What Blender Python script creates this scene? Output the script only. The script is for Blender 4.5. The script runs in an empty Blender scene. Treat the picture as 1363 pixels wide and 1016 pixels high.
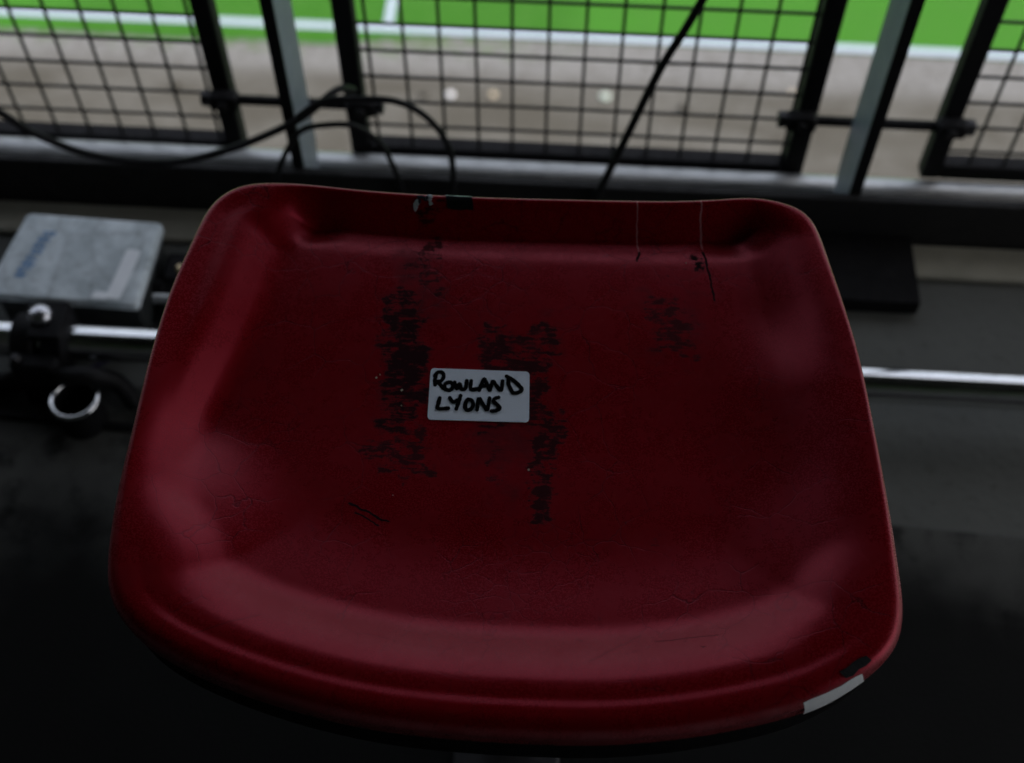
import bpy, math, random
import numpy as np
from mathutils import Vector
random.seed(4)
R = math.radians
S = bpy.context.scene
COL = S.collection

# ------------------------------------------------------------------ camera
cam = bpy.data.cameras.new('camera'); cam.lens = 44.64; cam.sensor_width = 36
cam.clip_start = 0.02; cam.clip_end = 2000
cam.dof.use_dof = True; cam.dof.focus_distance = 0.77; cam.dof.aperture_fstop = 5.6
camo = bpy.data.objects.new('camera', cam); COL.objects.link(camo)
camo.location = (0, 0, 1.2); camo.rotation_euler = (R(34), 0, R(3.7))
S.camera = camo
# ------------------------------------------------------------------ sky, sun, exposure
SUN_EL, SUN_AZ = 55, 95      # azimuth measured from +Y (towards the pitch) to +X
w = bpy.data.worlds.new('World'); S.world = w; w.use_nodes = True
nt = w.node_tree; bg = nt.nodes['Background']
sky = nt.nodes.new('ShaderNodeTexSky'); sky.sky_type = 'NISHITA'; sky.sun_disc = False
sky.sun_elevation = R(SUN_EL); sky.sun_rotation = R(SUN_AZ)
sky.air_density = 1.0; sky.dust_density = 7.0; sky.ozone_density = 1.0
# thin overcast: pale cloud veil over the clear-sky model
tcw = nt.nodes.new('ShaderNodeTexCoord'); nz = nt.nodes.new('ShaderNodeTexNoise'); nz.inputs['Scale'].default_value = 2.2; nz.inputs['Detail'].default_value = 5
nt.links.new(tcw.outputs['Generated'], nz.inputs['Vector'])
mr = nt.nodes.new('ShaderNodeMapRange'); mr.inputs[1].default_value = .3; mr.inputs[2].default_value = .7; mr.inputs[3].default_value = .40; mr.inputs[4].default_value = .70
nt.links.new(nz.outputs[0], mr.inputs[0])
mx = nt.nodes.new('ShaderNodeMix'); mx.data_type = 'RGBA'; nt.links.new(mr.outputs[0], mx.inputs[0])
nt.links.new(sky.outputs[0], mx.inputs[6]); mx.inputs[7].default_value = (5.6, 5.9, 6.5, 1)
nt.links.new(mx.outputs[2], bg.inputs[0]); bg.inputs[1].default_value = 0.13
sl = bpy.data.lights.new('sun', 'SUN'); sl.energy = 1.5; sl.angle = R(15); sl.color = (1, .96, .9)
so = bpy.data.objects.new('sun', sl); COL.objects.link(so)
so.rotation_euler = (R(90 - SUN_EL), 0, R(180 - SUN_AZ))
S.view_settings.view_transform = 'Standard'; S.view_settings.look = 'None'
S.view_settings.gamma = 1; S.view_settings.exposure = 0.68

# ------------------------------------------------------------------ helpers
def tag(o, label=None, cat=None, group=None, kind=None):
    if label: o['label'] = label
    if cat: o['category'] = cat
    if group: o['group'] = group
    if kind: o['kind'] = kind
    return o

def empty(name, loc=(0, 0, 0), rz=0):
    o = bpy.data.objects.new(name, None); COL.objects.link(o)
    o.location = loc; o.rotation_euler = (0, 0, rz); o.empty_display_size = .05
    return o

class MB:
    """collects vertices and faces for one mesh object"""
    def __init__(s): s.v = []; s.f = []
    def add(s, v, f):
        n = len(s.v); s.v += [tuple(p) for p in v]; s.f += [tuple(i + n for i in q) for q in f]; return s
    def box(s, x0, x1, y0, y1, z0, z1, b=0.0):
        if b <= 0:
            v = [(x, y, z) for z in (z0, z1) for y in (y0, y1) for x in (x0, x1)]
            return s.add(v, [(0, 2, 3, 1), (4, 5, 7, 6), (0, 1, 5, 4), (2, 6, 7, 3), (0, 4, 6, 2), (1, 3, 7, 5)])
        # chamfered box: octagonal rings
        rings = []
        for z, i in ((z0, b), (z0 + b, 0), (z1 - b, 0), (z1, b)):
            X0, X1, Y0, Y1 = x0 + i, x1 - i, y0 + i, y1 - i; c = b
            rings.append([(X0 + c, Y0, z), (X1 - c, Y0, z), (X1, Y0 + c, z), (X1, Y1 - c, z), (X1 - c, Y1, z), (X0 + c, Y1, z), (X0, Y1 - c, z), (X0, Y0 + c, z)])
        return s.rings(rings, True, True)
    def rings(s, rings, cap0=False, cap1=False):
        n = len(rings[0]); v = [p for r in rings for p in r]; f = []
        for k in range(len(rings) - 1):
            for i in range(n):
                j = (i + 1) % n
                f.append((k*n + i, k*n + j, (k+1)*n + j, (k+1)*n + i))
        if cap0: f.append(tuple(reversed(range(n))))
        if cap1: f.append(tuple((len(rings)-1)*n + i for i in range(n)))
        return s.add(v, f)
    def tube(s, pts, r, n=12, cap=True):
        pts = [Vector(p) for p in pts]; rs = r if isinstance(r, (list, tuple)) else [r]*len(pts)
        t0 = (pts[1]-pts[0]).normalized()
        up = Vector((0, 0, 1)) if abs(t0.z) < .9 else Vector((1, 0, 0))
        a = t0.cross(up).normalized(); rings = []
        for i, p in enumerate(pts):
            t = (pts[min(i+1, len(pts)-1)] - pts[max(i-1, 0)]).normalized()
            a = (a - t*a.dot(t)).normalized(); b = t.cross(a)
            rings.append([tuple(p + (a*math.cos(q) + b*math.sin(q))*rs[i]) for q in [2*math.pi*k/n for k in range(n)]])
        return s.rings(rings, cap, cap)
    def lathe(s, c, prof, n=20, axis='z'):
        rings = []
        for r, h in prof:
            ring = []
            for k in range(n):
                q = 2*math.pi*k/n; x, y, z = r*math.cos(q), r*math.sin(q), h
                if axis == 'x': x, y, z = z, x, y
                if axis == 'y': x, y, z = x, z, -y
                ring.append((c[0]+x, c[1]+y, c[2]+z))
            rings.append(ring)
        return s.rings(rings, True, True)
    def build(s, name, mat, parent=None, smooth=False, auto=None):
        me = bpy.data.meshes.new(name); me.from_pydata(s.v, [], s.f); me.update()
        me.materials.append(mat)
        if smooth or auto:
            me.polygons.foreach_set('use_smooth', [True]*len(me.polygons))
            if auto: me.set_sharp_from_angle(angle=R(auto))
        o = bpy.data.objects.new(name, me); COL.objects.link(o)
        if parent: o.parent = parent
        return o

def catmull(P, n, closed=False):
    P = [np.array(p, float) for p in P]; out = []; m = len(P)
    rng = range(m if closed else m-1)
    for i in rng:
        if closed: a, b, c, d = P[i-1], P[i], P[(i+1) % m], P[(i+2) % m]
        else: a, b, c, d = P[max(i-1, 0)], P[i], P[i+1], P[min(i+2, m-1)]
        for k in range(n):
            t = k/n
            out.append(.5*((2*b) + (c-a)*t + (2*a-5*b+4*c-d)*t*t + (3*b-a-3*c+d)*t**3))
    if not closed: out.append(P[-1])
    return np.array(out)

# ------------------------------------------------------------------ materials
class N:
    """small node-graph writer"""
    def __init__(s, name):
        s.m = bpy.data.materials.new(name); s.m.use_nodes = True; s.t = s.m.node_tree
        s.p = s.t.nodes['Principled BSDF']; s.tc = s.t.nodes.new('ShaderNodeTexCoord').outputs['Object']
    def L(s, a, b): s.t.links.new(a, b)
    def set(s, k, v):
        i = s.p.inputs[k]
        if hasattr(v, 'links'): s.L(v, i)
        elif isinstance(v, (tuple, list)): i.default_value = tuple(v) + ((1,) if len(v) == 3 else ())
        else: i.default_value = v
        return s
    def _in(s, i, v):
        if hasattr(v, 'links'): s.L(v, i)
        else: i.default_value = v
    def math(s, op, a, b=0.0, c=None):
        n = s.t.nodes.new('ShaderNodeMath'); n.operation = op
        s._in(n.inputs[0], a); s._in(n.inputs[1], b)
        if c is not None: s._in(n.inputs[2], c)
        return n.outputs[0]
    def map(s, loc=(0, 0, 0), scale=(1, 1, 1), rot=(0, 0, 0), vec=None):
        n = s.t.nodes.new('ShaderNodeMapping'); s.L(vec or s.tc, n.inputs[0])
        n.inputs['Location'].default_value = loc; n.inputs['Scale'].default_value = scale; n.inputs['Rotation'].default_value = rot
        return n.outputs[0]
    def noise(s, scale, detail=4, rough=.55, vec=None, dist=0):
        n = s.t.nodes.new('ShaderNodeTexNoise'); s.L(vec or s.tc, n.inputs['Vector'])
        n.inputs['Scale'].default_value = scale; n.inputs['Detail'].default_value = detail
        n.inputs['Roughness'].default_value = rough; n.inputs['Distortion'].default_value = dist
        return n.outputs[0]
    def voro(s, scale, vec=None, feature='DISTANCE_TO_EDGE'):
        n = s.t.nodes.new('ShaderNodeTexVoronoi'); n.feature = feature; s.L(vec or s.tc, n.inputs['Vector'])
        n.inputs['Scale'].default_value = scale; return n.outputs['Distance']
    def step(s, v, a, b):            # smooth 0..1 from a to b
        n = s.t.nodes.new('ShaderNodeMapRange'); n.interpolation_type = 'SMOOTHSTEP'
        s._in(n.inputs[0], v); n.inputs[1].default_value = a; n.inputs[2].default_value = b
        return n.outputs[0]
    def lin(s, v, a, b, c, d):
        n = s.t.nodes.new('ShaderNodeMapRange'); s._in(n.inputs[0], v)
        for i, q in enumerate((a, b, c, d)): n.inputs[i+1].default_value = q
        return n.outputs[0]
    def mix(s, f, a, b):
        n = s.t.nodes.new('ShaderNodeMix'); n.data_type = 'RGBA'
        s._in(n.inputs[0], f)
        for i, q in ((6, a), (7, b)):
            if hasattr(q, 'links'): s.L(q, n.inputs[i])
            else: n.inputs[i].default_value = tuple(q) + (1,)
        return n.outputs[2]
    def xyz(s, vec=None):
        n = s.t.nodes.new('ShaderNodeSeparateXYZ'); s.L(vec or s.tc, n.inputs[0]); return n.outputs
    def bump(s, h, strength=.3, dist=.001):
        n = s.t.nodes.new('ShaderNodeBump'); s.L(h, n.inputs['Height'])
        n.inputs['Strength'].default_value = strength; n.inputs['Distance'].default_value = dist
        s.L(n.outputs[0], s.p.inputs['Normal']); return s

def simple(name, col, rough=.5, metal=0.0, var=.25, scale=30, bump=.0, spec=None):
    n = N(name); a = n.noise(scale, 5, .6)
    n.set('Base Color', n.mix(a, tuple(c*(1-var) for c in col), tuple(min(1, c*(1+var)) for c in col)))
    n.set('Roughness', n.lin(n.noise(scale*2.3, 4), .3, .7, max(.02, rough*.8), min(1, rough*1.2))); n.set('Metallic', metal)
    if spec is not None: n.set('Specular IOR Level', spec)
    if bump: n.bump(n.noise(scale*6, 4), bump, .001)
    return n.m

M = {}
M['black_paint'] = simple('black_paint', (.008, .008, .009), .6, 0, .3, 60, .2, .15)
M['wire_paint'] = simple('wire_paint', (.018, .019, .018), .6, 0, .3, 80, 0, .3)
M['rubber'] = simple('rubber', (.008, .008, .009), .65, 0, .3, 40, .3, .12)
M['matt_black'] = simple('matt_black', (.006, .006, .0065), .8, 0, .4, 40, .3, .1)
M['cable_black'] = simple('cable_black', (.009, .009, .010), .6, 0, .2, 40, 0, .2)
M['board_black'] = simple('board_black', (.012, .012, .012), .65, 0, .4, 20, .3, .25)
M['post_grey'] = simple('post_grey', (.26, .31, .36), .45, 0, .15, 25, .1)
M['galv'] = simple('galvanised', (.42, .43, .43), .42, .88, .25, 22, .25)
M['chrome'] = simple('bright_steel', (.86, .88, .90), .14, 1.0, .12, 30, .05)
M['bolt'] = simple('bolt_steel', (.65, .66, .70), .28, 1.0, .1, 60)
M['dark_steel'] = simple('dark_steel', (.03, .03, .032), .45, .5, .3, 40, .2)
M['shade_roof'] = simple('shade_roof_dark', (.015, .015, .016), .8, 0, .3, 2)
M['wall'] = simple('shade_wall_dark', (.07, .068, .066), .85, 0, .3, 2)
M['paper'] = simple('label_paper', (.78, .86, .95), .55, 0, .04, 300, .15)
M['ink'] = simple('marker_ink', (.002, .002, .0025), .9, 0, .2, 300, 0, .05)
M['tape_white'] = simple('tape_white', (.84, .88, .94), .5, 0, .12, 60, .2)
M['tape_black'] = simple('tape_black', (.004, .005, .007), .6, 0, .3, 150, .3, .15)
M['flake'] = simple('tape_residue', (.40, .48, .52), .5, 0, .4, 300, .3)
M['flake_dark'] = simple('tape_residue_dark', (.008, .014, .03), .45, 0, .4, 300, .3)
M['brown_cord'] = simple('cord_maroon', (.06, .012, .01), .6)
M['purple_cord'] = simple('cord_violet', (.05, .045, .09), .4)
M['litter_white'] = simple('litter_white', (.8, .8, .82), .6, 0, .1, 30)
M['litter_green'] = simple('litter_pale_green', (.45, .52, .45), .6, 0, .2, 30)
M['litter_tan'] = simple('litter_tan', (.42, .36, .26), .7, 0, .2, 30)
M['litter_dark'] = simple('litter_dark', (.04, .035, .025), .8, 0, .3, 30)
M['brass'] = simple('brass', (.5, .4, .25), .35, .8, .2, 60)

# red seat plastic: worn, with grime, hairline cracks and scuffs
SX, SY = -0.03, 0.41
def seat_material():
    n = N('seat_red_plastic')
    P = n.map(loc=(SX, SY, 0))
    X, Y, Zc = n.xyz(P)
    base = n.mix(n.noise(9, 4, .6, P), (.155, .0004, .0030), (.205, .0007, .0042))
    # faint lighter scuffs
    sc = n.step(n.noise(60, 6, .7, n.map(scale=(1, .35, 1), vec=P, rot=(0, 0, .5))), .60, .74)
    base = n.mix(n.math('MULTIPLY', sc, .25), base, (.26, .025, .02))
    # hairline crack network, only in patches
    wv = n.t.nodes.new('ShaderNodeVectorMath'); wv.operation = 'MULTIPLY_ADD'
    nn = n.t.nodes.new('ShaderNodeTexNoise'); n.L(P, nn.inputs[0]); nn.inputs['Scale'].default_value = 30; nn.inputs['Detail'].default_value = 4
    n.L(nn.outputs[1], wv.inputs[0]); wv.inputs[1].default_value = (.02, .02, .02); n.L(P, wv.inputs[2])
    ed = n.voro(34, wv.outputs[0]); ed2 = n.voro(75, wv.outputs[0])
    patch = n.step(n.noise(14, 2, .5, P), .46, .62)
    crack = n.math('MULTIPLY', n.math('SUBTRACT', 1.0, n.step(ed, .004, .014)), patch)
    crack2 = n.math('MULTIPLY', n.math('SUBTRACT', 1.0, n.step(ed2, .01, .03)), n.math('MULTIPLY', n.step(n.noise(11, 2, .5, P), .5, .66), .6))
    crack = n.math('MAXIMUM', crack, crack2)
    base = n.mix(n.math('MULTIPLY', crack, .65), base, (.02, .002, .003))
    # long fine scratches in two directions
    for rot, sd in ((.35, 3.1), (-1.1, 8.3), (1.9, 5.7)):
        s_ = n.noise(1.0, 2, .5, n.map(loc=(sd, sd, 0), scale=(26, 1500, 1), rot=(0, 0, rot), vec=P))
        s_ = n.math('MULTIPLY', n.step(s_, .73, .78), n.step(n.noise(18, 2, .5, n.map(loc=(sd, 0, 0), vec=P)), .5, .62))
        base = n.mix(n.math('MULTIPLY', s_, .35), base, (.33, .05, .04))
    XW = n.math('MULTIPLY_ADD', n.math('SUBTRACT', n.noise(26, 4, .65, n.map(loc=(3, 1, 0), vec=P)), .5), .045, X)
    YW = n.math('MULTIPLY_ADD', n.math('SUBTRACT', n.noise(22, 4, .65, n.map(loc=(7, 5, 0), vec=P)), .5), .06, Y)
    def box(x0, x1, y0, y1, s=.008):
        s = s*1.5; X, Y = XW, YW
        a = n.math('MULTIPLY', n.step(X, x0-s, x0+s), n.math('SUBTRACT', 1.0, n.step(X, x1-s, x1+s)))
        b = n.math('MULTIPLY', n.step(Y, y0-s, y0+s), n.math('SUBTRACT', 1.0, n.step(Y, y1-s, y1+s)))
        return n.math('MULTIPLY', a, b)
    def seg(p, q, wd):
        dx, dy = q[0]-p[0], q[1]-p[1]; l = math.hypot(dx, dy); ux, uy = dx/l, dy/l
        jig = n.math('MULTIPLY', n.math('SUBTRACT', n.noise(120, 3, .6, P), .5), wd*4)
        al = n.math('ADD', n.math('MULTIPLY', n.math('SUBTRACT', X, p[0]), ux), n.math('MULTIPLY', n.math('SUBTRACT', Y, p[1]), uy))
        ac = n.math('ADD', n.math('ADD', n.math('MULTIPLY', n.math('SUBTRACT', X, p[0]), -uy), n.math('MULTIPLY', n.math('SUBTRACT', Y, p[1]), ux)), jig)
        m1 = n.math('MULTIPLY', n.step(al, -.001, .001), n.math('SUBTRACT', 1.0, n.step(al, l-.001, l+.001)))
        return n.math('MULTIPLY', m1, n.math('SUBTRACT', 1.0, n.step(n.math('ABSOLUTE', ac), wd*.5, wd)))
    # tape-glue grime: speckled, with fine cross streaks
    g1 = n.noise(120, 7, .75, n.map(scale=(.8, 1.2, 1), vec=P))
    g2 = n.noise(1, 3, .6, n.map(scale=(70, 520, 1), vec=P))
    g = n.math('ADD', n.math('MULTIPLY', g1, .70), n.math('MULTIPLY', g2, .30))
    def grime(mask, lo, hi, k=1.0):
        thr = n.math('SUBTRACT', n.math('ADD', g, .040), n.math('MULTIPLY', n.math('SUBTRACT', 1.0, mask), .5))
        return n.math('MULTIPLY', n.step(thr, lo, hi + .005), k)
    ms = [grime(box(-.128, -.080, .405, .535, .014), .44, .56, .95), grime(box(-.118, -.078, .43, .515, .012), .39, .51, .95),
          grime(box(-.115, -.075, .52, .60, .01), .50, .58, .85), grime(box(-.124, -.068, .385, .43, .01), .49, .57, .85),
          grime(box(-.058, -.002, .425, .508, .008), .45, .56, .9), grime(box(-.018, .006, .355, .45, .007), .44, .54, .9),
          grime(box(-.054, -.02, .37, .43, .01), .50, .58, .8),
          grime(box(.050, .096, .48, .54, .010), .48, .57, .8), grime(box(.089, .104, .550, .578, .005), .44, .52, 1),
          grime(box(.062, .1, .272, .287, .006), .55, .58, .8), grime(box(.062, .098, .545, .562, .006), .58, .62, .7),
          seg((.0955, .575), (.1032, .532), .0011), seg((.0507, .572), (.0507, .562), .0012),
          n.math('MULTIPLY', seg((.0622, .283), (.098, .289), .0005), .5), seg((-.125, .368), (-.098, .356), .0010), seg((-.12, .362), (-.104, .353), .0008),
          n.math('MULTIPLY', seg((.025, .266), (.055, .288), .0004), .5), n.math('MULTIPLY', seg((-.195, .265), (-.16, .282), .0004), .5),
          n.math('MULTIPLY', grime(box(-.130, -.070, .40, .59, .02), .30, .62, .55), n.step(n.noise(22, 4, .6, P), .42, .62)),
          n.math('MULTIPLY', grime(box(-.062, .006, .36, .52, .015), .30, .62, .5), n.step(n.noise(25, 4, .6, P), .42, .62)),
          n.math('MULTIPLY', grime(box(.045, .10, .47, .56, .015), .30, .62, .4), n.step(n.noise(25, 4, .6, P), .42, .62)),
          n.math('MULTIPLY', n.step(n.noise(150, 4, .7, P), .62, .72), n.math('MULTIPLY', n.step(n.noise(12, 2, .5, P), .45, .6), .5))]
    dirt = ms[0]
    for q in ms[1:]: dirt = n.math('MAXIMUM', dirt, q)
    base = n.mix(dirt, base, (.006, .005, .006))
    # pale stress cracks from the far rim
    pale = n.math('MAXIMUM', seg((.0473, .612), (.0507, .572), .0006), seg((.0911, .618), (.0955, .578), .0008))
    base = n.mix(n.math('MULTIPLY', pale, .6), base, (.5, .3, .3))
    # a ring-like round scuff near the right corner
    d = n.math('SQRT', n.math('ADD', n.math('POWER', n.math('SUBTRACT', X, .1370), 2.0), n.math('POWER', n.math('SUBTRACT', Y, .3105), 2.0)))
    ring = n.math('SUBTRACT', 1.0, n.step(n.math('ABSOLUTE', n.math('SUBTRACT', d, .0052)), .0006, .0014))
    base = n.mix(n.math('MULTIPLY', ring, .4), base, (.03, .003, .004))
    # pale rim line: sky reflection painted into the base colour
    at = n.t.nodes.new('ShaderNodeAttribute'); at.attribute_name = 'rim_glint'
    rw = n.math('MULTIPLY', at.outputs['Fac'], n.lin(n.noise(70, 4, .6, P), .35, .6, .55, 1.0))
    base = n.mix(n.math('MULTIPLY', rw, .85), base, (.60, .30, .34))
    n.set('Base Color', base)
    r = n.lin(n.noise(26, 5, .65, P), .3, .7, .22, .32)
    r = n.math('ADD', r, n.math('MULTIPLY', dirt, .25))
    r = n.math('ADD', r, n.math('MULTIPLY', n.step(n.noise(900, 2, .7, P), .48, .66), .16))
    n.set('Roughness', r); n.set('Specular IOR Level', n.math('MULTIPLY_ADD', dirt, -.88, .95)); n.set('Specular Tint', (1, .10, .17)); n.set('IOR', 1.55)
    h = n.math('ADD', n.math('MULTIPLY', n.noise(1400, 3, .7, P), .55), n.math('MULTIPLY', n.noise(60, 4, .6, P), .8))
    h = n.math('SUBTRACT', h, n.math('MULTIPLY', crack, .5))
    n.bump(h, .28, .0004)
    return n.m
M['seat'] = seat_material()

def floor_material():
    n = N('gantry_floor_concrete')
    a = n.noise(7, 6, .62); b = n.noise(60, 5, .6); c = n.noise(2.2, 3, .5)
    col = n.mix(a, (.066, .070, .065), (.110, .116, .109)); col = n.mix(n.math('MULTIPLY', n.step(b, .55, .75), .5), col, (.045, .045, .04))
    col = n.mix(n.math('MULTIPLY', n.step(c, .5, .7), .35), col, (.07, .066, .055))
    n.set('Base Color', col); n.set('Roughness', n.lin(a, .3, .7, .6, .85)); n.set('Specular IOR Level', .15)
    n.bump(b, .5, .003); return n.m
M['floor'] = floor_material()
def floor_shade_material():  # near-black colour imitates shade on the floor
    n = N('floor_shade'); a = n.noise(16, 6, .65); X, Y, _z = n.xyz()
    shade_fade = n.math('MULTIPLY', n.step(n.math('ADD', Y, n.math('MULTIPLY', n.math('SUBTRACT', n.noise(7, 3), .5), .25)), .50, .70), n.step(a, .30, .55))  # paler towards the far edge, painting the shade's gradual falloff
    col = n.mix(a, (.003, .0032, .003), (.007, .0075, .007)); col = n.mix(n.math('MULTIPLY', shade_fade, .8), col, (.085, .088, .082))
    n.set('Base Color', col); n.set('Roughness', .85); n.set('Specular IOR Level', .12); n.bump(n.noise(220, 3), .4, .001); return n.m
M['mat'] = floor_shade_material()  # painted floor shade, not a real mat
M['lit_strip'] = simple('lit_floor_pale', (.24, .235, .19), .85, 0, .35, 18, .4)  # pale tone stands in for stronger light at the floor edge

def ground_material():
    n = N('trackside_ground')
    X, Y, Zc = n.xyz()
    a = n.noise(1.6, 5, .6, n.map(scale=(.6, 1.5, 1))); b = n.noise(9, 5, .65); c = n.noise(34, 4, .6)
    col = n.mix(n.step(a, .35, .65), (.074, .069, .057), (.114, .110, .098))
    col = n.mix(n.math('MULTIPLY', n.step(b, .5, .72), .6), col, (.056, .050, .040))
    col = n.mix(n.math('MULTIPLY', n.step(c, .58, .7), .35), col, (.17, .168, .16))
    # compacted pale band along the grass edge
    band = n.math('MULTIPLY', n.step(Y, 9.80, 10.2), n.step(b, .2, .6))
    col = n.mix(n.math('MULTIPLY', band, .75), col, (.215, .215, .215))
    gr = n.math('MULTIPLY', n.step(Y, 10.12, 10.5), n.math('SUBTRACT', 1.0, n.step(X, -2.2, .6)))
    gr = n.math('MULTIPLY', gr, n.step(n.noise(5, 4, .6), .47, .62))
    col = n.mix(n.math('MULTIPLY', gr, .8), col, (.075, .14, .037))
    n.set('Base Color', col); n.set('Roughness', .9); n.set('Specular IOR Level', .2)
    n.bump(b, .6, .02); return n.m
M['ground'] = ground_material()

def grass_material():
    n = N('pitch_grass')
    X, Y, Zc = n.xyz()
    a = n.noise(3.0, 5, .6); b = n.noise(40, 5, .7); 
    stripe = n.step(n.math('SINE', n.math('MULTIPLY', X, 2*math.pi/11.0)), -.15, .15)
    col = n.mix(stripe, (.037, .150, .011), (.046, .185, .015))
    col = n.mix(n.math('MULTIPLY', n.step(a, .4, .7), .45), col, (.055, .17, .022))
    col = n.mix(n.math('MULTIPLY', n.step(b, .5, .7), .35), col, (.022, .096, .007))
    n.set('Base Color', col); n.set('Roughness', .8); n.set('Specular IOR Level', .2)
    n.bump(b, .6, .02); return n.m
M['grass'] = grass_material()
M['line'] = simple('line_paint', (.40, .47, .56), .8, 0, .14, 14)

def lid_material():
    n = N('junction_box_lid')
    X, Y, Zc = n.xyz()
    a = n.noise(24, 5, .6); b = n.noise(70, 4, .6)
    col = n.mix(n.step(a, .38, .64), (.44, .51, .54), (.70, .78, .82))
    col = n.mix(n.math('MULTIPLY', n.step(b, .56, .7), .4), col, (.14, .16, .17))
    wv = n.voro(16, n.map(scale=(1.2, .8, 1), rot=(0, 0, .5)))
    col = n.mix(n.math('MULTIPLY', n.math('SUBTRACT', 1.0, n.step(wv, .01, .07)), .22), col, (.20, .22, .24))
    n.set('Base Color', col); n.set('Roughness', .45); n.bump(a, .2, .002); return n.m
M['lid'] = lid_material()
M['blue_ink'] = simple('blue_print', (.03, .20, .48), .6, 0, .4, 90)
M['box_side'] = simple('box_side', (.035, .04, .04), .5, 0, .3, 20, .2)

# ------------------------------------------------------------------ ground far below
def sheet(name, pts, z, mat, kind='structure'):
    o = MB().add([(x, y, z) for x, y in pts], [tuple(range(len(pts)))]).build(name, mat); return tag(o, kind=kind)
GZ = -8.0
sheet('ground', [(-400, -60), (400, -60), (400, 600), (-400, 600)], GZ - .01, M['ground'])
# pitch outline: on the left the turf runs past the touchline, elsewhere it stops just short of the path
edge = [(-60, 10.40), (-8, 10.40), (-5.6, 10.42), (-4.4, 10.385), (-3.4, 10.41), (-2.7, 10.39), (-2.35, 10.45), (-1.9, 10.54), (-1.4, 10.60), (-.6, 10.61), (60, 10.612)]
sheet('pitch_turf', edge + [(60, 78), (-60, 78)], GZ + .004, M['grass'])
tl = MB().add([(-50, 10.62, GZ+.012), (58, 10.62, GZ+.012), (58, 10.722, GZ+.012), (-50, 10.722, GZ+.012)], [(0, 1, 2, 3)]).build('touchline', M['line'])
tag(tl, kind='structure')
hl = MB().add([(-2.075, 10.724, GZ+.012), (-1.985, 10.724, GZ+.012), (-1.985, 78, GZ+.012), (-2.075, 78, GZ+.012)], [(0, 1, 2, 3)]).build('halfway_line', M['line'])
tag(hl, kind='structure')
def litter(name, x, y, r, mat, label, cat, flat=.6, seed=0):
    rr = random.Random(seed); m = MB(); rings = []; n = 9
    for k in range(5):
        ph = -math.pi/2 + math.pi*(k+.35)/4.9
        rings.append([(r*math.cos(ph)*math.cos(2*math.pi*i/n)*rr.uniform(.6, 1.15), r*math.cos(ph)*math.sin(2*math.pi*i/n)*rr.uniform(.6, 1.15), r*flat*(1+math.sin(ph)*rr.uniform(.8, 1.1))) for i in range(n)])
    o = m.rings(rings, True, True).build(name, mat); o.location = (x, y, GZ - .008); return tag(o, label, cat)
litter('crumpled_paper', -1.26, 9.69, .045, M['litter_white'], 'brightest small white scrap lying on the brown trackside ground', 'litter', .7, 1)
litter('plastic_scrap', .33, 9.77, .062, M['litter_green'], 'pale greenish plastic scrap on the brown ground near the slanting black cord', 'litter', .4, 2)
litter('clod', -1.53, 9.68, .05, M['litter_dark'], 'dark clod just left of the bright white scrap', 'clod', .5, 3)
litter('tan_scrap', -.83, 9.73, .045, M['litter_tan'], 'small tan scrap right of the bright white scrap', 'litter', .5, 4)
litter('clod', -4.11, 9.65, .06, M['litter_dark'], 'dark clod behind the left mesh panel on the brown ground', 'clod', .5, 5)
litter('clod', 1.13, 9.66, .06, M['litter_dark'], 'dark clod on the ground right of the slanting black cord', 'clod', .5, 6)
litter('pale_stone', 2.25, 9.95, .04, M['litter_tan'], 'small pale stone on the ground behind the middle panel right frame', 'stone', .6, 7)

# ------------------------------------------------------------------ gantry: floor, added light-blocking shelter
tag(MB().box(-1.4, 2.25, -.9, 1.036, -.16, 0).build('floor', M['floor']), kind='structure')
sh = empty('shade_shelter', (0, 0, 0))  # unseen roof and walls, added to keep the seat and floor dark
tag(sh, 'unseen dark roofed shelter added to shade the seat, open towards the pitch', 'light blocker')
SHADE_ROOF_Y, SHADE_ROOF_Z = 1.45, 1.42          # front eave of the added roof, set low to cut sky light
LX, RX, BY = -1.25, 2.1, -.75
def prism(name, pts, x0, x1, mat, parent):          # pts in the y-z plane
    return MB().rings([[(x0, y, z) for y, z in pts], [(x1, y, z) for y, z in pts]], True, True).build(name, mat, parent)
prism('shade_roof', [(SHADE_ROOF_Y, SHADE_ROOF_Z), (SHADE_ROOF_Y, SHADE_ROOF_Z+.08), (BY-.2, 2.28), (BY-.2, 2.20)], LX-.3, RX+.3, M['shade_roof'], sh)
prism('shade_back_wall', [(BY, -.16), (BY, 2.12), (BY-.1, 2.12), (BY-.1, -.16)], LX-.1, RX+.1, M['wall'], sh)
for x in (LX-.08,):
    prism('shade_side_wall', [(BY+.002, .003), (1.034, .003), (1.034, 1.54), (BY+.002, 2.12)], x, x+.08, M['wall'], sh)

# pale strip before the toe board: brighter light painted as floor colour
kb = MB().box(LX+.002, RX-.002, .985, 1.0345, .001, .010, .002).build('lit_floor_strip', M['lit_strip']); tag(kb, kind='structure')
# thin dark sheet added to imitate the floor falling into shade
mt_ = MB().rings([[(LX+.004, BY+.004, z), (RX-.004, BY+.004, z), (RX-.004, .60-i, z), (.45, .645-i, z), (.2, .66-i, z), (-.15, .77-i, z), (LX+.004, .775-i, z)] for z, i in ((.0006, 0), (.003, .0005), (.0048, .004))], True, True).build('shade_sheet', M['mat'])
tag(mt_, 'near-black sheet standing in for shade on the floor beneath the red seat', 'mat')  # stand-in for floor shade, not a real mat
# toe board
tb = MB().box(-1.4, 2.25, 1.0365, 1.048, -.12, .080, .0015).build('toe_board', M['board_black'])
tag(tb, 'long black toe board along the floor edge under the mesh panels', 'toe board')

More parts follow.
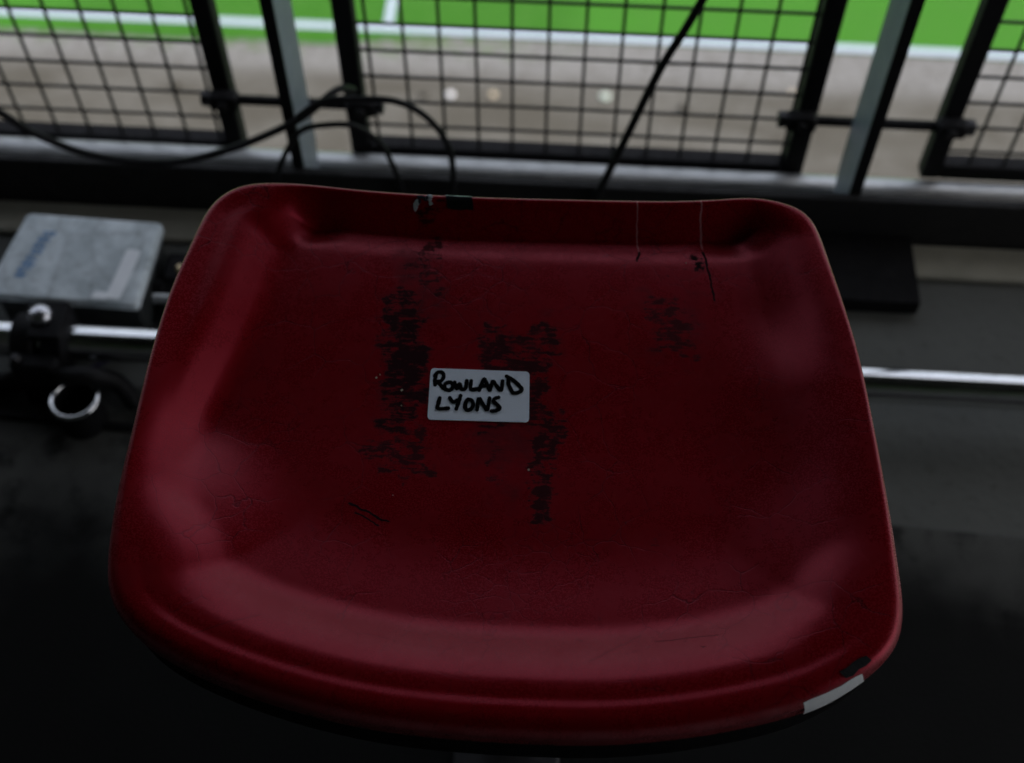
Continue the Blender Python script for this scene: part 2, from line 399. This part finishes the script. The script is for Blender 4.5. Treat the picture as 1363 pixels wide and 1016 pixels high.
# horizontal scaffold pipe behind the toe board
def pipe_thing(name, x0, x1, y, z, r, mat, label, cat):
    m = MB(); m.tube([(x0 + (x1-x0)*k/40, y, z) for k in range(41)], r, 24)
    return tag(m.build(name, mat, auto=40), label, cat)
pipe_thing('guard_pipe', -1.6, 2.6, 1.128, -.009, .0235, M['galv'], 'dull grey scaffold pipe running behind the black toe board', 'pipe')

# posts
def make_post(x, lean, label):
    root = empty('railing_post', (x, 1.052, 0))
    tag(root, label, 'post', 'flat grey posts between the mesh panels')
    w2, d = .0058, .072; rings = []
    for z, k in ((-.12, .5), (-.02, .75), (.05, 1), (.3, 1), (.9, 1), (1.04, 1)):
        zz = z; o_ = lean*(z)
        rings.append([(-w2+o_, 0, zz), (w2+o_, 0, zz), (w2+o_, d*k, zz), (-w2+o_, d*k, zz)])
    MB().rings(rings, True, True).build('post_bar', M['post_grey'], root)
    # unlit face towards the seats, its shade painted as a black strip
    rg = []
    for z in (-.0, .3, 1.04):
        o_ = lean*z; rg.append([(-w2-.001+o_, -.004, z), (w2+.001+o_, -.004, z), (w2+.001+o_, -.0005, z), (-w2-.001+o_, -.0005, z)])
    MB().rings(rg, True, True).build('shaded_face', M['black_paint'], root)
    return root
make_post(-.325, .0, 'left flat grey post between the left and middle mesh panels')
make_post(.339, .0, 'right flat grey post between the middle and right mesh panels')

# mesh panels
wire_v = MB().tube([(0, 0, 0), (0, 0, .93)], .0022, 6).build('wire_vertical_source', M['wire_paint']); wv_mesh = wire_v.data; bpy.data.objects.remove(wire_v)
def wires_h(l):
    o = MB().tube([(0, 0, 0), (l, 0, 0)], .0022, 6).build('tmp', M['wire_paint']); me = o.data; bpy.data.objects.remove(o); me.name = 'wire'; return me
wv_mesh.name = 'wire'
def make_panel(x0, x1, xw0, zb, label):
    b = .024; y = 1.165; top = zb + .97
    root = empty('mesh_panel', ((x0+x1)/2, y, zb)); cx = (x0+x1)/2
    tag(root, label, 'mesh panel', 'black wire mesh panels of the guard rail')
    hw = (x1-x0)/2
    MB().box(-hw, -hw+b, -b/2, b/2, 0, .97, .002).build('frame_bar', M['black_paint'], root)
    MB().box(hw-b, hw, -b/2, b/2, 0, .97, .002).build('frame_bar', M['black_paint'], root)
    MB().box(-hw+b, hw-b, -b/2, b/2, 0, b, .002).build('frame_bar', M['black_paint'], root)
    MB().box(-hw+b, hw-b, -b/2, b/2, .97-b, .97, .002).build('frame_bar', M['black_paint'], root)
    x = xw0
    while x < x1 - b:
        if x > x0 + b:
            o = bpy.data.objects.new('wire', wv_mesh); COL.objects.link(o); o.parent = root; o.location = (x-cx, -.0018, .02)
        x += .043
    hm = wires_h(x1-x0-.04); z = .0385
    while z < top - b:
        o = bpy.data.objects.new('wire', hm); COL.objects.link(o); o.parent = root; o.location = (-hw+.02, .0018, z-zb)
        z += .0408
    return root
make_panel(-.283, .298, -.2469, -.013, 'middle mesh panel in black frame, directly beyond the red seat')
make_panel(-1.005, -.424, -.9294, -.018, 'left mesh panel in black frame, above the grey box')
make_panel(.447, 1.03, .505, .0, 'right mesh panel in black frame, at the right picture edge')

# hinge brackets joining panels to posts
def make_bracket(x0, x1, xp, z, label):
    cx = (x0+x1)/2; root = empty('panel_bracket', (cx, 1.142, z)); tag(root, label, 'bracket', 'black bar brackets joining the mesh panels to the posts')
    hw = (x1-x0)/2
    MB().tube([(-hw, 0, 0), (hw, 0, 0)], .0065, 10).build('bar', M['black_paint'], root, auto=40)
    for s in (-1, 1):
        c = s*(hw-.022)
        MB().box(c-.018, c+.018, -.012, .008, -.011, .011, .003).build('clamp_plate', M['black_paint'], root)
        MB().lathe((s*hw, 0, 0), [(.010, -.006), (.0105, -.003), (.0105, .003), (.010, .006)], 6, 'x').build('nut', M['dark_steel'], root)
        MB().lathe((c, -.012, 0), [(.006, -.004), (.007, -.002), (.007, 0)], 6, 'y').build('bolt', M['dark_steel'], root)
    return root
make_bracket(-.452, -.238, -.325, .094, 'black bracket bar crossing the left grey post')
make_bracket(.255, .478, .339, .103, 'black bracket bar crossing the right grey post')

# ------------------------------------------------------------------ polished rail on the floor, with coupler
rail = pipe_thing('steel_rail', -1.24, 2.09, .785, .065, .0195, M['chrome'], 'bright polished steel tube running low across the floor either side of the seat', 'tube')
cp = empty('tube_coupler', (-.566, .785, .0))
tag(cp, 'black coupler clamped round the steel tube at left, with a shiny domed bolt', 'coupler')
m = MB(); n_ = 20
for (xa, xb, ro) in ((-.030, -.004, .030), (.004, .030, .030)):
    m.lathe((0, 0, .065), [(ro-.004, xa), (ro, xa+.003), (ro, xb-.003), (ro-.004, xb)], n_, 'x')
m.build('clamp_band', M['rubber'], cp, auto=35)
MB().box(-.026, .026, -.046, -.024, .003, .078, .004).build('clamp_jaw', M['rubber'], cp)
MB().box(-.026, .026, .024, .040, .003, .084, .004).build('clamp_jaw', M['rubber'], cp)
MB().box(-.006, .030, -.02, .03, .092, .100, .002).build('top_plate', M['rubber'], cp)
MB().lathe((.004, .007, .098), [(.0125, 0), (.0135, .003), (.0125, .008), (.009, .012), (.004, .0142), (.0008, .0148)], 20).build('domed_bolt', M['bolt'], cp, auto=50)
MB().lathe((-.018, -.036, .078), [(.006, 0), (.007, .004), (.004, .007)], 6).build('hex_bolt', M['dark_steel'], cp)

# open tube stub with bright rim
st = empty('tube_stub', (-.522, .722, 0))
tag(st, 'short upright black tube stub with shiny open rim, in front of the coupler', 'tube stub')
MB().rings([[(r*math.cos(q), r*math.sin(q), z) for q in [2*math.pi*k/28 for k in range(28)]] for r, z in ((.0255, 0), (.0255, .046), (.021, .046), (.021, .004))], True, True).build('stub_body', M['rubber'], st, auto=40)
def torus(name, c, Rr, r, mat, parent, a0=0, a1=360, n=40, tilt=0):
    pts = [(c[0]+Rr*math.cos(R(a0+(a1-a0)*k/n)), c[1]+Rr*math.sin(R(a0+(a1-a0)*k/n)), c[2]) for k in range(n+1)]
    return MB().tube(pts, r, 10, cap=(abs(a1-a0) < 360)).build(name, mat, parent, smooth=True)
torus('rim', (0, 0, .048), .0245, .0032, M['chrome'], st)

# cords on the floor at left
def cord(name, pts, r, mat, label, cat='cable', n=8):
    P = catmull(pts, 8); return tag(MB().tube([tuple(p) for p in P], r, 8).build(name, mat, smooth=True), label, cat)
cord('violet_cord', [(-.545, .772, .012), (-.51, .786, .028), (-.48, .792, .032), (-.44, .782, .022), (-.38, .76, .006), (-.30, .75, .005)], .003, M['purple_cord'], 'thin violet black cord curling in front of the steel tube at left', 'cord')
cord('flat_cable', [(-1.1, .735, .007), (-.62, .722, .007), (-.46, .715, .007), (-.2, .73, .007), (.0, .70, .007)], .0055, M['cable_black'], 'black cable lying on the floor nearest the seat left edge', 'cable')
cord('maroon_cord', [(-1.1, .79, .005), (-.66, .757, .005), (-.58, .765, .005), (-.55, .75, .005)], .0028, M['brown_cord'], 'thin maroon cord on the floor below the coupler at the left edge', 'cord')
cord('black_cable', [(-.47, .745, .008), (-.485, .752, .040), (-.505, .744, .061), (-.530, .742, .063), (-.556, .748, .052), (-.60, .755, .030), (-.66, .76, .012), (-.95, .76, .010)], .0105, M['cable_black'], 'thick black cable passing over the back of the tube stub to the left', 'cable')

# ------------------------------------------------------------------ junction box
jb = empty('junction_box', (-.5585, .901, 0))
tag(jb, 'scuffed pale grey box with blue print and white tape, left of the seat', 'junction box')
MB().box(-.080, .078, -.055, .052, .003, .058, .004).build('box_body', M['box_side'], jb)
# lid: rounded corners, slightly splayed towards the viewer
def rounded_quad(c, rad, n=6):
    out = []; k = len(c)
    for i in range(k):
        p = Vector(c[i]); a = (Vector(c[i-1])-p).normalized(); b = (Vector(c[(i+1) % k])-p).normalized()
        s_, e = p + a*rad, p + b*rad
        for j in range(n+1):
            t = j/n; out.append(tuple((1-t)**2*s_ + 2*t*(1-t)*p + t*t*e))
    return out
lidq = rounded_quad([(-.0905, -.057), (.080, -.062), (.083, .055), (-.074, .060)], .007)
def inset(q, k):
    c = Vector((sum(p[0] for p in q)/len(q), sum(p[1] for p in q)/len(q)))
    return [tuple(c + (Vector(p)-c)*(1-k)) for p in q]
rg = [[(x, y, 0.0590) for x, y in lidq], [(x, y, 0.0670) for x, y in lidq], [(x, y, 0.0695) for x, y in inset(lidq, .02)], [(x, y, 0.0700) for x, y in inset(lidq, .05)]]
MB().rings(rg, True, True).build('lid', M['lid'], jb, auto=50)
m = MB()
tq = rounded_quad([(.044, -.055), (.060, -.056), (.068, .012), (.052, .014)], .004)
m.rings([[(x, y, 0.0703) for x, y in tq], [(x, y, 0.0712) for x, y in tq]], True, True); m.build('tape_strip', M['tape_white'], jb)
MB().rings([[(x, y, 0.0703) for x, y in q_] for q_ in (rounded_quad([(.028, -.056), (.046, -.057), (.047, -.047), (.031, -.046)], .003),)] + [[(x, y, 0.0710) for x, y in rounded_quad([(.028, -.056), (.046, -.057), (.047, -.047), (.031, -.046)], .003)]], True, True).build('tape_strip', M['tape_white'], jb)
# worn, unreadable blue lettering running up the lid
m = MB(); rr = random.Random(3)
y0 = -.032
while y0 < .036:
    h = rr.uniform(.0045, .008); xx = -.062 + .24*(y0+.032) + rr.uniform(-.001, .001)
    for k in range(2):
        wd = rr.uniform(.008, .015); hh = .0017
        yy = y0 + k*h*.6
        m.add([(xx, yy, 0.0704), (xx+wd, yy-.0004, 0.0704), (xx+wd, yy+hh, 0.0704), (xx, yy+hh, 0.0704)], [(0, 1, 2, 3)])
    m.add([(xx+.001, y0, 0.0705), (xx+.0022, y0, 0.0705), (xx+.0022, y0+h*.7, 0.0705), (xx+.001, y0+h*.7, 0.0705)], [(0, 1, 2, 3)])
    y0 += h + .0022
m.build('blue_print', M['blue_ink'], jb)
MB().lathe((.086, -.010, .030), [(.012, -.008), (.012, .004), (.009, .006), (.009, .018)], 8, 'x').build('cable_gland', M['rubber'], jb)
jb.scale = (1.045, 1.045, 1)
tag(MB().tube([(-.466, .862, .05), (-.30, .862, .05), (.10, .862, .05)], .0062, 12).build('thin_conduit', M['galv'], auto=40), 'short thin grey conduit between the grey box and the seat', 'conduit')
# plug with brass contact beside the box
pl = empty('cable_plug', (-.458, .915, 0)); tag(pl, 'small black cable plug with a pale brass contact, between grey box and seat', 'plug')
MB().box(-.010, .040, -.022, .022, .003, .045, .004).build('plug_body', M['rubber'], pl)
MB().box(.0, .032, -.060, -.026, .003, .030, .003).build('cable_clamp', M['rubber'], pl)
MB().lathe((.012, -.006, .045), [(.0055, 0), (.0055, .004), (.003, .007)], 12).build('contact', M['brass'], pl)
MB().lathe((.026, .012, .045), [(.004, 0), (.004, .003), (.002, .005)], 10).build('contact', M['dark_steel'], pl)

# black foot block at the toe board, right
fb = MB().box(.20, .417, .932, .983, .003, .024, .0).box(.20, .417, .983, 1.033, .0115, .024, .0).build('foot_block', M['matt_black'])
tag(fb, 'black rubber block on the floor against the toe board, right of the seat', 'block')

# ------------------------------------------------------------------ cables hanging on the railing
cord('hanging_cable', [(-1.2, 1.045, .42), (-.85, 1.03, .30), (-.72, 1.03, .225), (-.6551, 1.03, .1652), (-.6291, 1.03, .137), (-.5839, 1.03, .1092), (-.5333, 1.03, .0962), (-.4699, 1.03, .0967), (-.4124, 1.032, .1143), (-.3643, 1.035, .136), (-.3062, 1.04, .170), (-.27, 1.07, .185), (-.262, 1.12, .14)], .0046, M['cable_black'], 'long black cable sagging from the left picture edge up to the left bracket')
cord('looped_cable', [(-.352, 1.02, .02), (-.3465, 1.025, .0807), (-.3316, 1.03, .1197), (-.3087, 1.03, .1576), (-.2813, 1.03, .1688), (-.2469, 1.03, .1698), (-.2191, 1.03, .1454), (-.205, 1.03, .1032), (-.1989, 1.03, .0649), (-.197, 1.02, -.0)], .0036, M['cable_black'], 'lower black cable looping under the left bracket down behind the seat')
cord('arched_cable', [(-.31, 1.035, .175), (-.2767, 1.03, .2058), (-.2342, 1.03, .2118), (-.1926, 1.03, .2098), (-.1605, 1.03, .1869), (-.1395, 1.03, .1446), (-.136, 1.03, .1015), (-.1375, 1.025, .0626), (-.139, 1.02, .0)], .0039, M['cable_black'], 'upper black cable arching over the middle panel corner down behind the seat')
cord('slanting_cord', [(.30, 1.08, .90), (.21, 1.05, .62), (.123, 1.03, .3661), (.0908, 1.03, .2763), (.0628, 1.03, .1756), (.0385, 1.03, .088), (.022, 1.025, .03), (.0, 1.01, .004)], .0048, M['cable_black'], 'taut black cord slanting down across the middle mesh panel', 'cord')

# ------------------------------------------------------------------ the seat
OUT = [(-0.2164, 0.6001), (-0.1874, 0.6013), (-0.134, 0.5977), (-0.0708, 0.5968), (0.0023, 0.5988), (0.0647, 0.6014), (0.1012, 0.6052), (0.1273, 0.609), (0.1478, 0.6054), (0.1619, 0.5987), (0.1692, 0.5849), (0.1752, 0.5548), (0.1821, 0.516), (0.1882, 0.4744), (0.1927, 0.4214), (0.1965, 0.3672), (0.1985, 0.3239), (0.1987, 0.3055), (0.1955, 0.2874), (0.1863, 0.2729), (0.1655, 0.2574), (0.1425, 0.2447), (0.1121, 0.2345), (0.0723, 0.225), (0.0328, 0.2193), (-0.0067, 0.2175), (-0.0464, 0.2174), (-0.0866, 0.2196), (-0.1278, 0.226), (-0.1704, 0.237), (-0.2062, 0.2505), (-0.2305, 0.2652), (-0.2435, 0.2805), (-0.2492, 0.2949), (-0.2532, 0.3184), (-0.2558, 0.353), (-0.2566, 0.3951), (-0.2576, 0.4514), (-0.256, 0.5001), (-0.2516, 0.5389), (-0.2466, 0.573), (-0.2381, 0.5888), (-0.229, 0.5965)]
OUT = [(-.03 + (x + .03)*1.013, y + .0036) for x, y in OUT]
OC = catmull(OUT, 8, True)
# even resampling
d_ = np.r_[0, np.cumsum(np.hypot(*np.diff(np.vstack([OC, OC[:1]]), axis=0).T))]
NO = 320; tt = np.linspace(0, d_[-1], NO, endpoint=False)
cl = np.vstack([OC, OC[:1]]); O = np.c_[np.interp(tt, d_, cl[:, 0]), np.interp(tt, d_, cl[:, 1])]
for _ in range(6): O = .25*np.roll(O, 1, 0) + .5*O + .25*np.roll(O, -1, 0)
def sidepts(a, b):
    idx = list(range(a, b+1)) if a < b else list(range(a, len(OUT))) + list(range(0, b+1))
    return catmull([OUT[i] for i in idx], 6)
FAR, RIGHT, NEAR, LEFT = sidepts(42, 9), sidepts(9, 18), sidepts(18, 33), sidepts(33, 42)
ALL = np.vstack([O, O[:1]])
def dist(P, poly):
    A, B = poly[:-1], poly[1:]; AB = B-A; L2 = (AB**2).sum(1)
    t = np.clip(((P[:, None]-A[None])*AB[None]).sum(2)/L2[None], 0, 1)
    q = A[None] + t[..., None]*AB[None]; return np.sqrt(((P[:, None]-q)**2).sum(2)).min(1)
def sst(x, a, b):
    t = np.clip((x-a)/(b-a), 0, 1); return t*t*(3-2*t)
RIM, DEP = .540, .030
def surf(P):
    P = np.atleast_2d(np.array(P, float)); df, dr, dn, dl = dist(P, FAR), dist(P, RIGHT), dist(P, NEAR), dist(P, LEFT)
    fy = sst(P[:, 1], .33, .43)
    c0 = .022 + .022*sst(P[:, 1], .38, .52)
    al = fy*(.12*sst(dl, .0, .02) + .88*np.mean([np.clip((dl-c0+.013+o_)/.026, 0, 1) for o_ in np.linspace(-.006, .006, 9)], axis=0)) + (1-fy)*(.5*sst(dl, .0, .05) + .5*sst(dl, .0, .10))
    fr = sst(P[:, 1], .46, .53)
    ar = fr*(.25*sst(dr, 0, .03) + .75*sst(dr, .010, .050)) + (1-fr)*(.5*sst(dr, .0, .06) + .5*sst(dr, .0, .11))
    a = al*ar*(.6*np.mean([np.clip((dn-.028+o_)/.038, 0, 1) for o_ in np.linspace(-.005, .005, 9)], axis=0) + .4*sst(dn, .03, .13))*sst(df, .002, .024)
    z = RIM - (DEP - .011*sst(P[:, 1], .40, .57))*a
    z -= (.0026 + .004*sst(dl, .085, .055)*sst(dl, .03, .05) + .0025*sst(dr, .085, .055)*sst(dr, .03, .05))*sst(df, .046, .020)*sst(df, .0, .024)*sst(dl, .02, .06)*sst(dr, .02, .06)     # dip towards the far wall
    z -= .0016*sst(dl, .0, .05)*sst(dr, .0, .05)*sst(dn, .013, .021)*(1-sst(dn, .022, .045))*1.0                               # raised bead on the near lip
    nearw = sst(dn, .05, .0)                                                            # how much the near lip governs
    dm = dist(P, ALL)
    rad = .0035 + .0035*sst(df, .12, .0) + .0075*sst(df, .14, .38)
    q = np.clip(1 - dm/rad, 0, 1); z -= rad*(1-np.sqrt(np.maximum(0, 1-q*q)))*.85
    return z
cx, cy = -.03, .41
seat = empty('stadium_seat', (SX, SY, 0))
tag(seat, 'worn dark red plastic seat with grime stains and a handwritten paper label', 'seat')
C0 = np.array([cx, cy]); rings = []
ts = np.r_[np.linspace(0.02, .78, 46), np.linspace(.79, .965, 40), 1 - .035*(1-np.linspace(.06, 1, 26))**1.6]
for t in ts:
    P = C0 + (O-C0)*t; z = surf(P)
    rings.append([(p[0]-SX, p[1]-SY, q) for p, q in zip(P, z)])
zc = float(surf([cx, cy])[0])
zt = surf(O)
# skirt: out of the rolled edge, down and back in underneath
for ins, dz in ((.0006, .003), (.0004, .007), (.0010, .012), (.0025, .016), (.0050, .0165), (.0065, .013)):
    P = O - (O-C0)/np.linalg.norm(O-C0, axis=1)[:, None]*ins
    rings.append([(p[0]-SX, p[1]-SY, q-dz) for p, q in zip(P, zt)])
m = MB(); m.rings(rings)
m.add([(cx-SX, cy-SY, zc)] + rings[0], [(0, i+1, (i+1) % NO + 1) for i in range(NO)])
def rim_glint(P):  # mask of the painted glint, strongest along the far rim
    dm, df = dist(P, ALL), dist(P, FAR)
    return sst(dm, .0040, .0012)*(.25 + .75*sst(df, .07, .0))
glint = np.concatenate([rim_glint(C0 + (O-C0)*t) for t in ts] + [rim_glint(O)*k for k in (1, .6, .2, 0, 0, 0)] + [[0.0]])
glint = np.r_[glint, np.zeros(NO)]
shell = m.build('seat_shell', M['seat'], seat, smooth=True)
me = shell.data
att = me.attributes.new('rim_glint', 'FLOAT', 'POINT'); att.data.foreach_set('value', glint[:len(me.vertices)].astype(np.float32))
# weld the centre fan
import bmesh
bm = bmesh.new(); bm.from_mesh(me); bmesh.ops.remove_doubles(bm, verts=bm.verts, dist=1e-6); bmesh.ops.recalc_face_normals(bm, faces=bm.faces); bm.to_mesh(me); bm.free()
# black under-shell, follows the outline below the red one
rg = []
nrm = (O-C0)/np.linalg.norm(O-C0, axis=1)[:, None]
for ins, z in ((.045, .506), (.016, .509), (.006, .508), (.003, .500), (.004, .488), (.008, .480), (.018, .474), (.045, .470)):
    P = O - nrm*ins; rg.append([(p[0]-SX, p[1]-SY, z) for p in P])
MB().rings(rg, True, True).build('under_shell', M['rubber'], seat, auto=60)
MB().box(-.14, .14, -.035, .035, .405, .468, .004).build('seat_bracket', M['dark_steel'], seat)
MB().box(-.02, .02, -.025, .025, .010, .403, .003).build('pedestal', M['dark_steel'], seat)
MB().box(-.05, .05, -.06, .06, .001, .009, .002).build('foot_plate', M['dark_steel'], seat)

# paper label with handwriting; u 0..100 across, v 0..52 down
LTL, LTR, LBR, LBL = [np.array(p) for p in ((-.0837, .4686), (-.0188, .4698), (-.0171, .4326), (-.0823, .4306))]
def lab(u, v):
    u /= 100; v /= 52; return (1-v)*((1-u)*LTL+u*LTR) + v*((1-u)*LBL+u*LBR)
def drape(pts, off): 
    P = np.array(pts); z = surf(P) + off; return [(p[0]-SX, p[1]-SY, q) for p, q in zip(P, z)]
q = rounded_quad([(0, 52), (100, 52), (100, 0), (0, 0)], 4.5, 5)
cen = lab(50, 26); ol = np.array([lab(a, b) for a, b in q]); m = MB(); rr_ = []
for t in (.02, .2, .4, .6, .8, 1.0): rr_.append(drape(cen + (ol-cen)*t, .0006))
rr_.append(drape(ol, .0001)); m.rings(rr_, True)
label = m.build('paper_label', M['paper'], seat, auto=60)
strokes = [  # handwriting, in label units
 [(6, 6.5), (5, 12), (5.5, 17)], [(4.5, 8), (8, 4), (12.5, 5), (13.5, 9), (11, 13), (7, 14), (10, 16), (13, 19.5), (16, 21.5)],
 [(20, 14), (16, 15.5), (15, 19), (18, 22), (22, 21), (23.5, 17.5), (21.5, 14.5), (19, 14)],
 [(25, 14), (27.5, 20.5), (30, 15), (32, 20.5), (36, 19.5), (37, 12)], [(41.5, 12), (41.5, 20.5), (48.5, 19.5)],
 [(50, 21), (52, 15), (54.5, 9.5), (57.5, 15), (60, 20.5)], [(51, 17), (59, 16.2)], [(61, 20.5), (63, 11.5), (67, 16), (71.5, 20.5), (73, 11)],
 [(79, 7), (79, 14), (83.5, 23)], [(77, 6), (84, 10), (91.5, 17), (92, 20), (88, 22.5), (83.5, 23)],
 [(11, 30.5), (10, 36), (9.8, 41), (20, 40.5)], [(21, 30), (24.5, 34), (28.5, 32)], [(31.5, 27.5), (30, 34), (28, 41)],
 [(38, 32), (36.5, 37), (38, 41.5), (42, 41), (44.5, 36.5), (43, 32), (39, 31)], [(48.5, 41), (50, 30), (54, 35), (58.5, 41), (60.5, 29)],
 [(69.5, 28), (65.5, 29.5), (65, 32.5), (69, 36), (71, 39), (67.5, 41.5), (63, 42)]]
m = MB(); rs = random.Random(9)
for si, s_ in enumerate(strokes):
    P = catmull(s_, 5); hw = 2.0; off = .0008 + .00002*si
    L_, R_ = [], []
    for i, p in enumerate(P):
        t = P[min(i+1, len(P)-1)] - P[max(i-1, 0)]; t = t/np.linalg.norm(t); nn_ = np.array((-t[1], t[0])); h = hw*rs.uniform(.9, 1.12)
        if i in (0, len(P)-1): h *= .7
        L_.append(lab(*(p+nn_*h))); R_.append(lab(*(p-nn_*h)))
    for i in (0, len(P)-1):   # round-ish caps
        c = P[i]; ring = [lab(c[0]+hw*math.cos(a), c[1]+hw*math.sin(a)) for a in [k*math.pi/5 for k in range(10)]]
        m.add(drape(ring, off + .00001), [tuple(range(10))])
    A, B = drape(L_, off), drape(R_, off); k = len(A)
    m.add(A + B, [(i, i+1, k+i+1, k+i) for i in range(k-1)])
m.build('handwriting', M['ink'], label)

# tape remnants
def strip(name, mat, ring_pts, offs, parent=seat, label_=None):
    """ragged patch draped on the seat: ring of plan points"""
    P = np.array(ring_pts); c = P.mean(0); m = MB()
    m.rings([drape(c + (P-c)*t, offs) for t in (.05, .5, 1.0)] + [drape(P, .00005)], True)
    o = m.build(name, mat, parent)
    if label_: o['label'] = label_
    return o
def edge_wrap(name, mat, i0, i1, prof, parent=seat, label_=None, jag=0.0, seed=1, taper=0):
    """tape that follows the seat edge between outline samples i0..i1; prof = list of (inset, drop) from the rim"""
    rr = random.Random(seed); idx = [k % NO for k in range(i0, i1+1)]; m = MB(); rows = []
    for ins, dz in prof:
        row = []
        for n_i, k in enumerate(idx):
            inn = ins + (rr.uniform(-jag, jag) if ins > .001 else 0)
            p = O[k] - nrm[k]*inn
            tp = 1.0 if not taper else min(1, .25 + (n_i if taper > 0 else len(idx)-1-n_i)/6)
            zz = float(surf(p)[0]) + .0007 if dz is None else zt[k] - dz*tp
            row.append((p[0]-SX, p[1]-SY, zz))
        rows.append(row)
    k = len(idx); v = [p for r in rows for p in r]
    m.add(v, [(a*k+i, a*k+i+1, (a+1)*k+i+1, (a+1)*k+i) for a in range(len(rows)-1) for i in range(k-1)])
    o = m.build(name, mat, parent, smooth=True)
    if label_: o['label'] = label_
    return o
def near_idx(x, y): return int(np.argmin((O[:, 0]-x)**2 + (O[:, 1]-y)**2))
i0, i1 = near_idx(.1765, .2665), near_idx(.1435, .2462)
edge_wrap('tape_strip', M['tape_white'], min(i0, i1), max(i0, i1), [(.0018, None), (.0008, None), (-.0009, .001), (-.0013, .0045), (-.0012, .0072)], label_='white tape strip wrapped over the near right edge', jag=.0003, taper=1)
i2, i3 = near_idx(.184, .271), near_idx(.168, .2595)
edge_wrap('tape_strip', M['tape_black'], min(i2, i3), max(i2, i3), [(.0085, None), (.006, None), (.0037, None)], label_='dark tape strip beside the white tape on the near right edge', jag=.0008)
# far rim
j0, j1 = near_idx(-.0865, .5965), near_idx(-.0690, .5965)
edge_wrap('tape_strip', M['tape_black'], min(j0, j1), max(j0, j1), [(.0105, None), (.007, None), (.004, None), (.0028, None)], label_='black tape remnant on the far rim', jag=.0004)
edge_wrap('tape_edge', M['flake'], min(j0, j1), max(j0, j1), [(.0027, None), (.001, None), (-.0008, .001), (-.001, .004)], jag=.0004, seed=5)
rr = random.Random(12)
for k in range(12):
    x = -.106 + .0155*rr.random(); y = .5915 + .006*rr.random() - .001; r_ = rr.uniform(.0008, .0022)
    pts = [(x + r_*rr.uniform(.6, 1.3)*math.cos(a), y + r_*rr.uniform(.6, 1.3)*math.sin(a)) for a in [i*math.pi/4 for i in range(8)]]
    strip('tape_flake', M['flake'] if k % 2 else M['flake_dark'], pts, .0004 + .00005*k)
# tiny pale specks on the seat pan
for (x, y, r_) in ((-.1185, .4595, .0007), (-.1165, .4620, .0005), (-.1009, .4514, .0008), (-.0704, .4688, .0005), (-.0153, .3985, .0008), (-.1, .44, .0004), (.0835, .563, .0005), (-.098, .375, .0004)):
    pts = [(x + r_*rr.uniform(.5, 1.3)*math.cos(a), y + r_*rr.uniform(.6, 1.6)*math.sin(a)) for a in [i*math.pi/3 for i in range(6)]]
    strip('paint_speck', M['litter_tan'], pts, .0003)
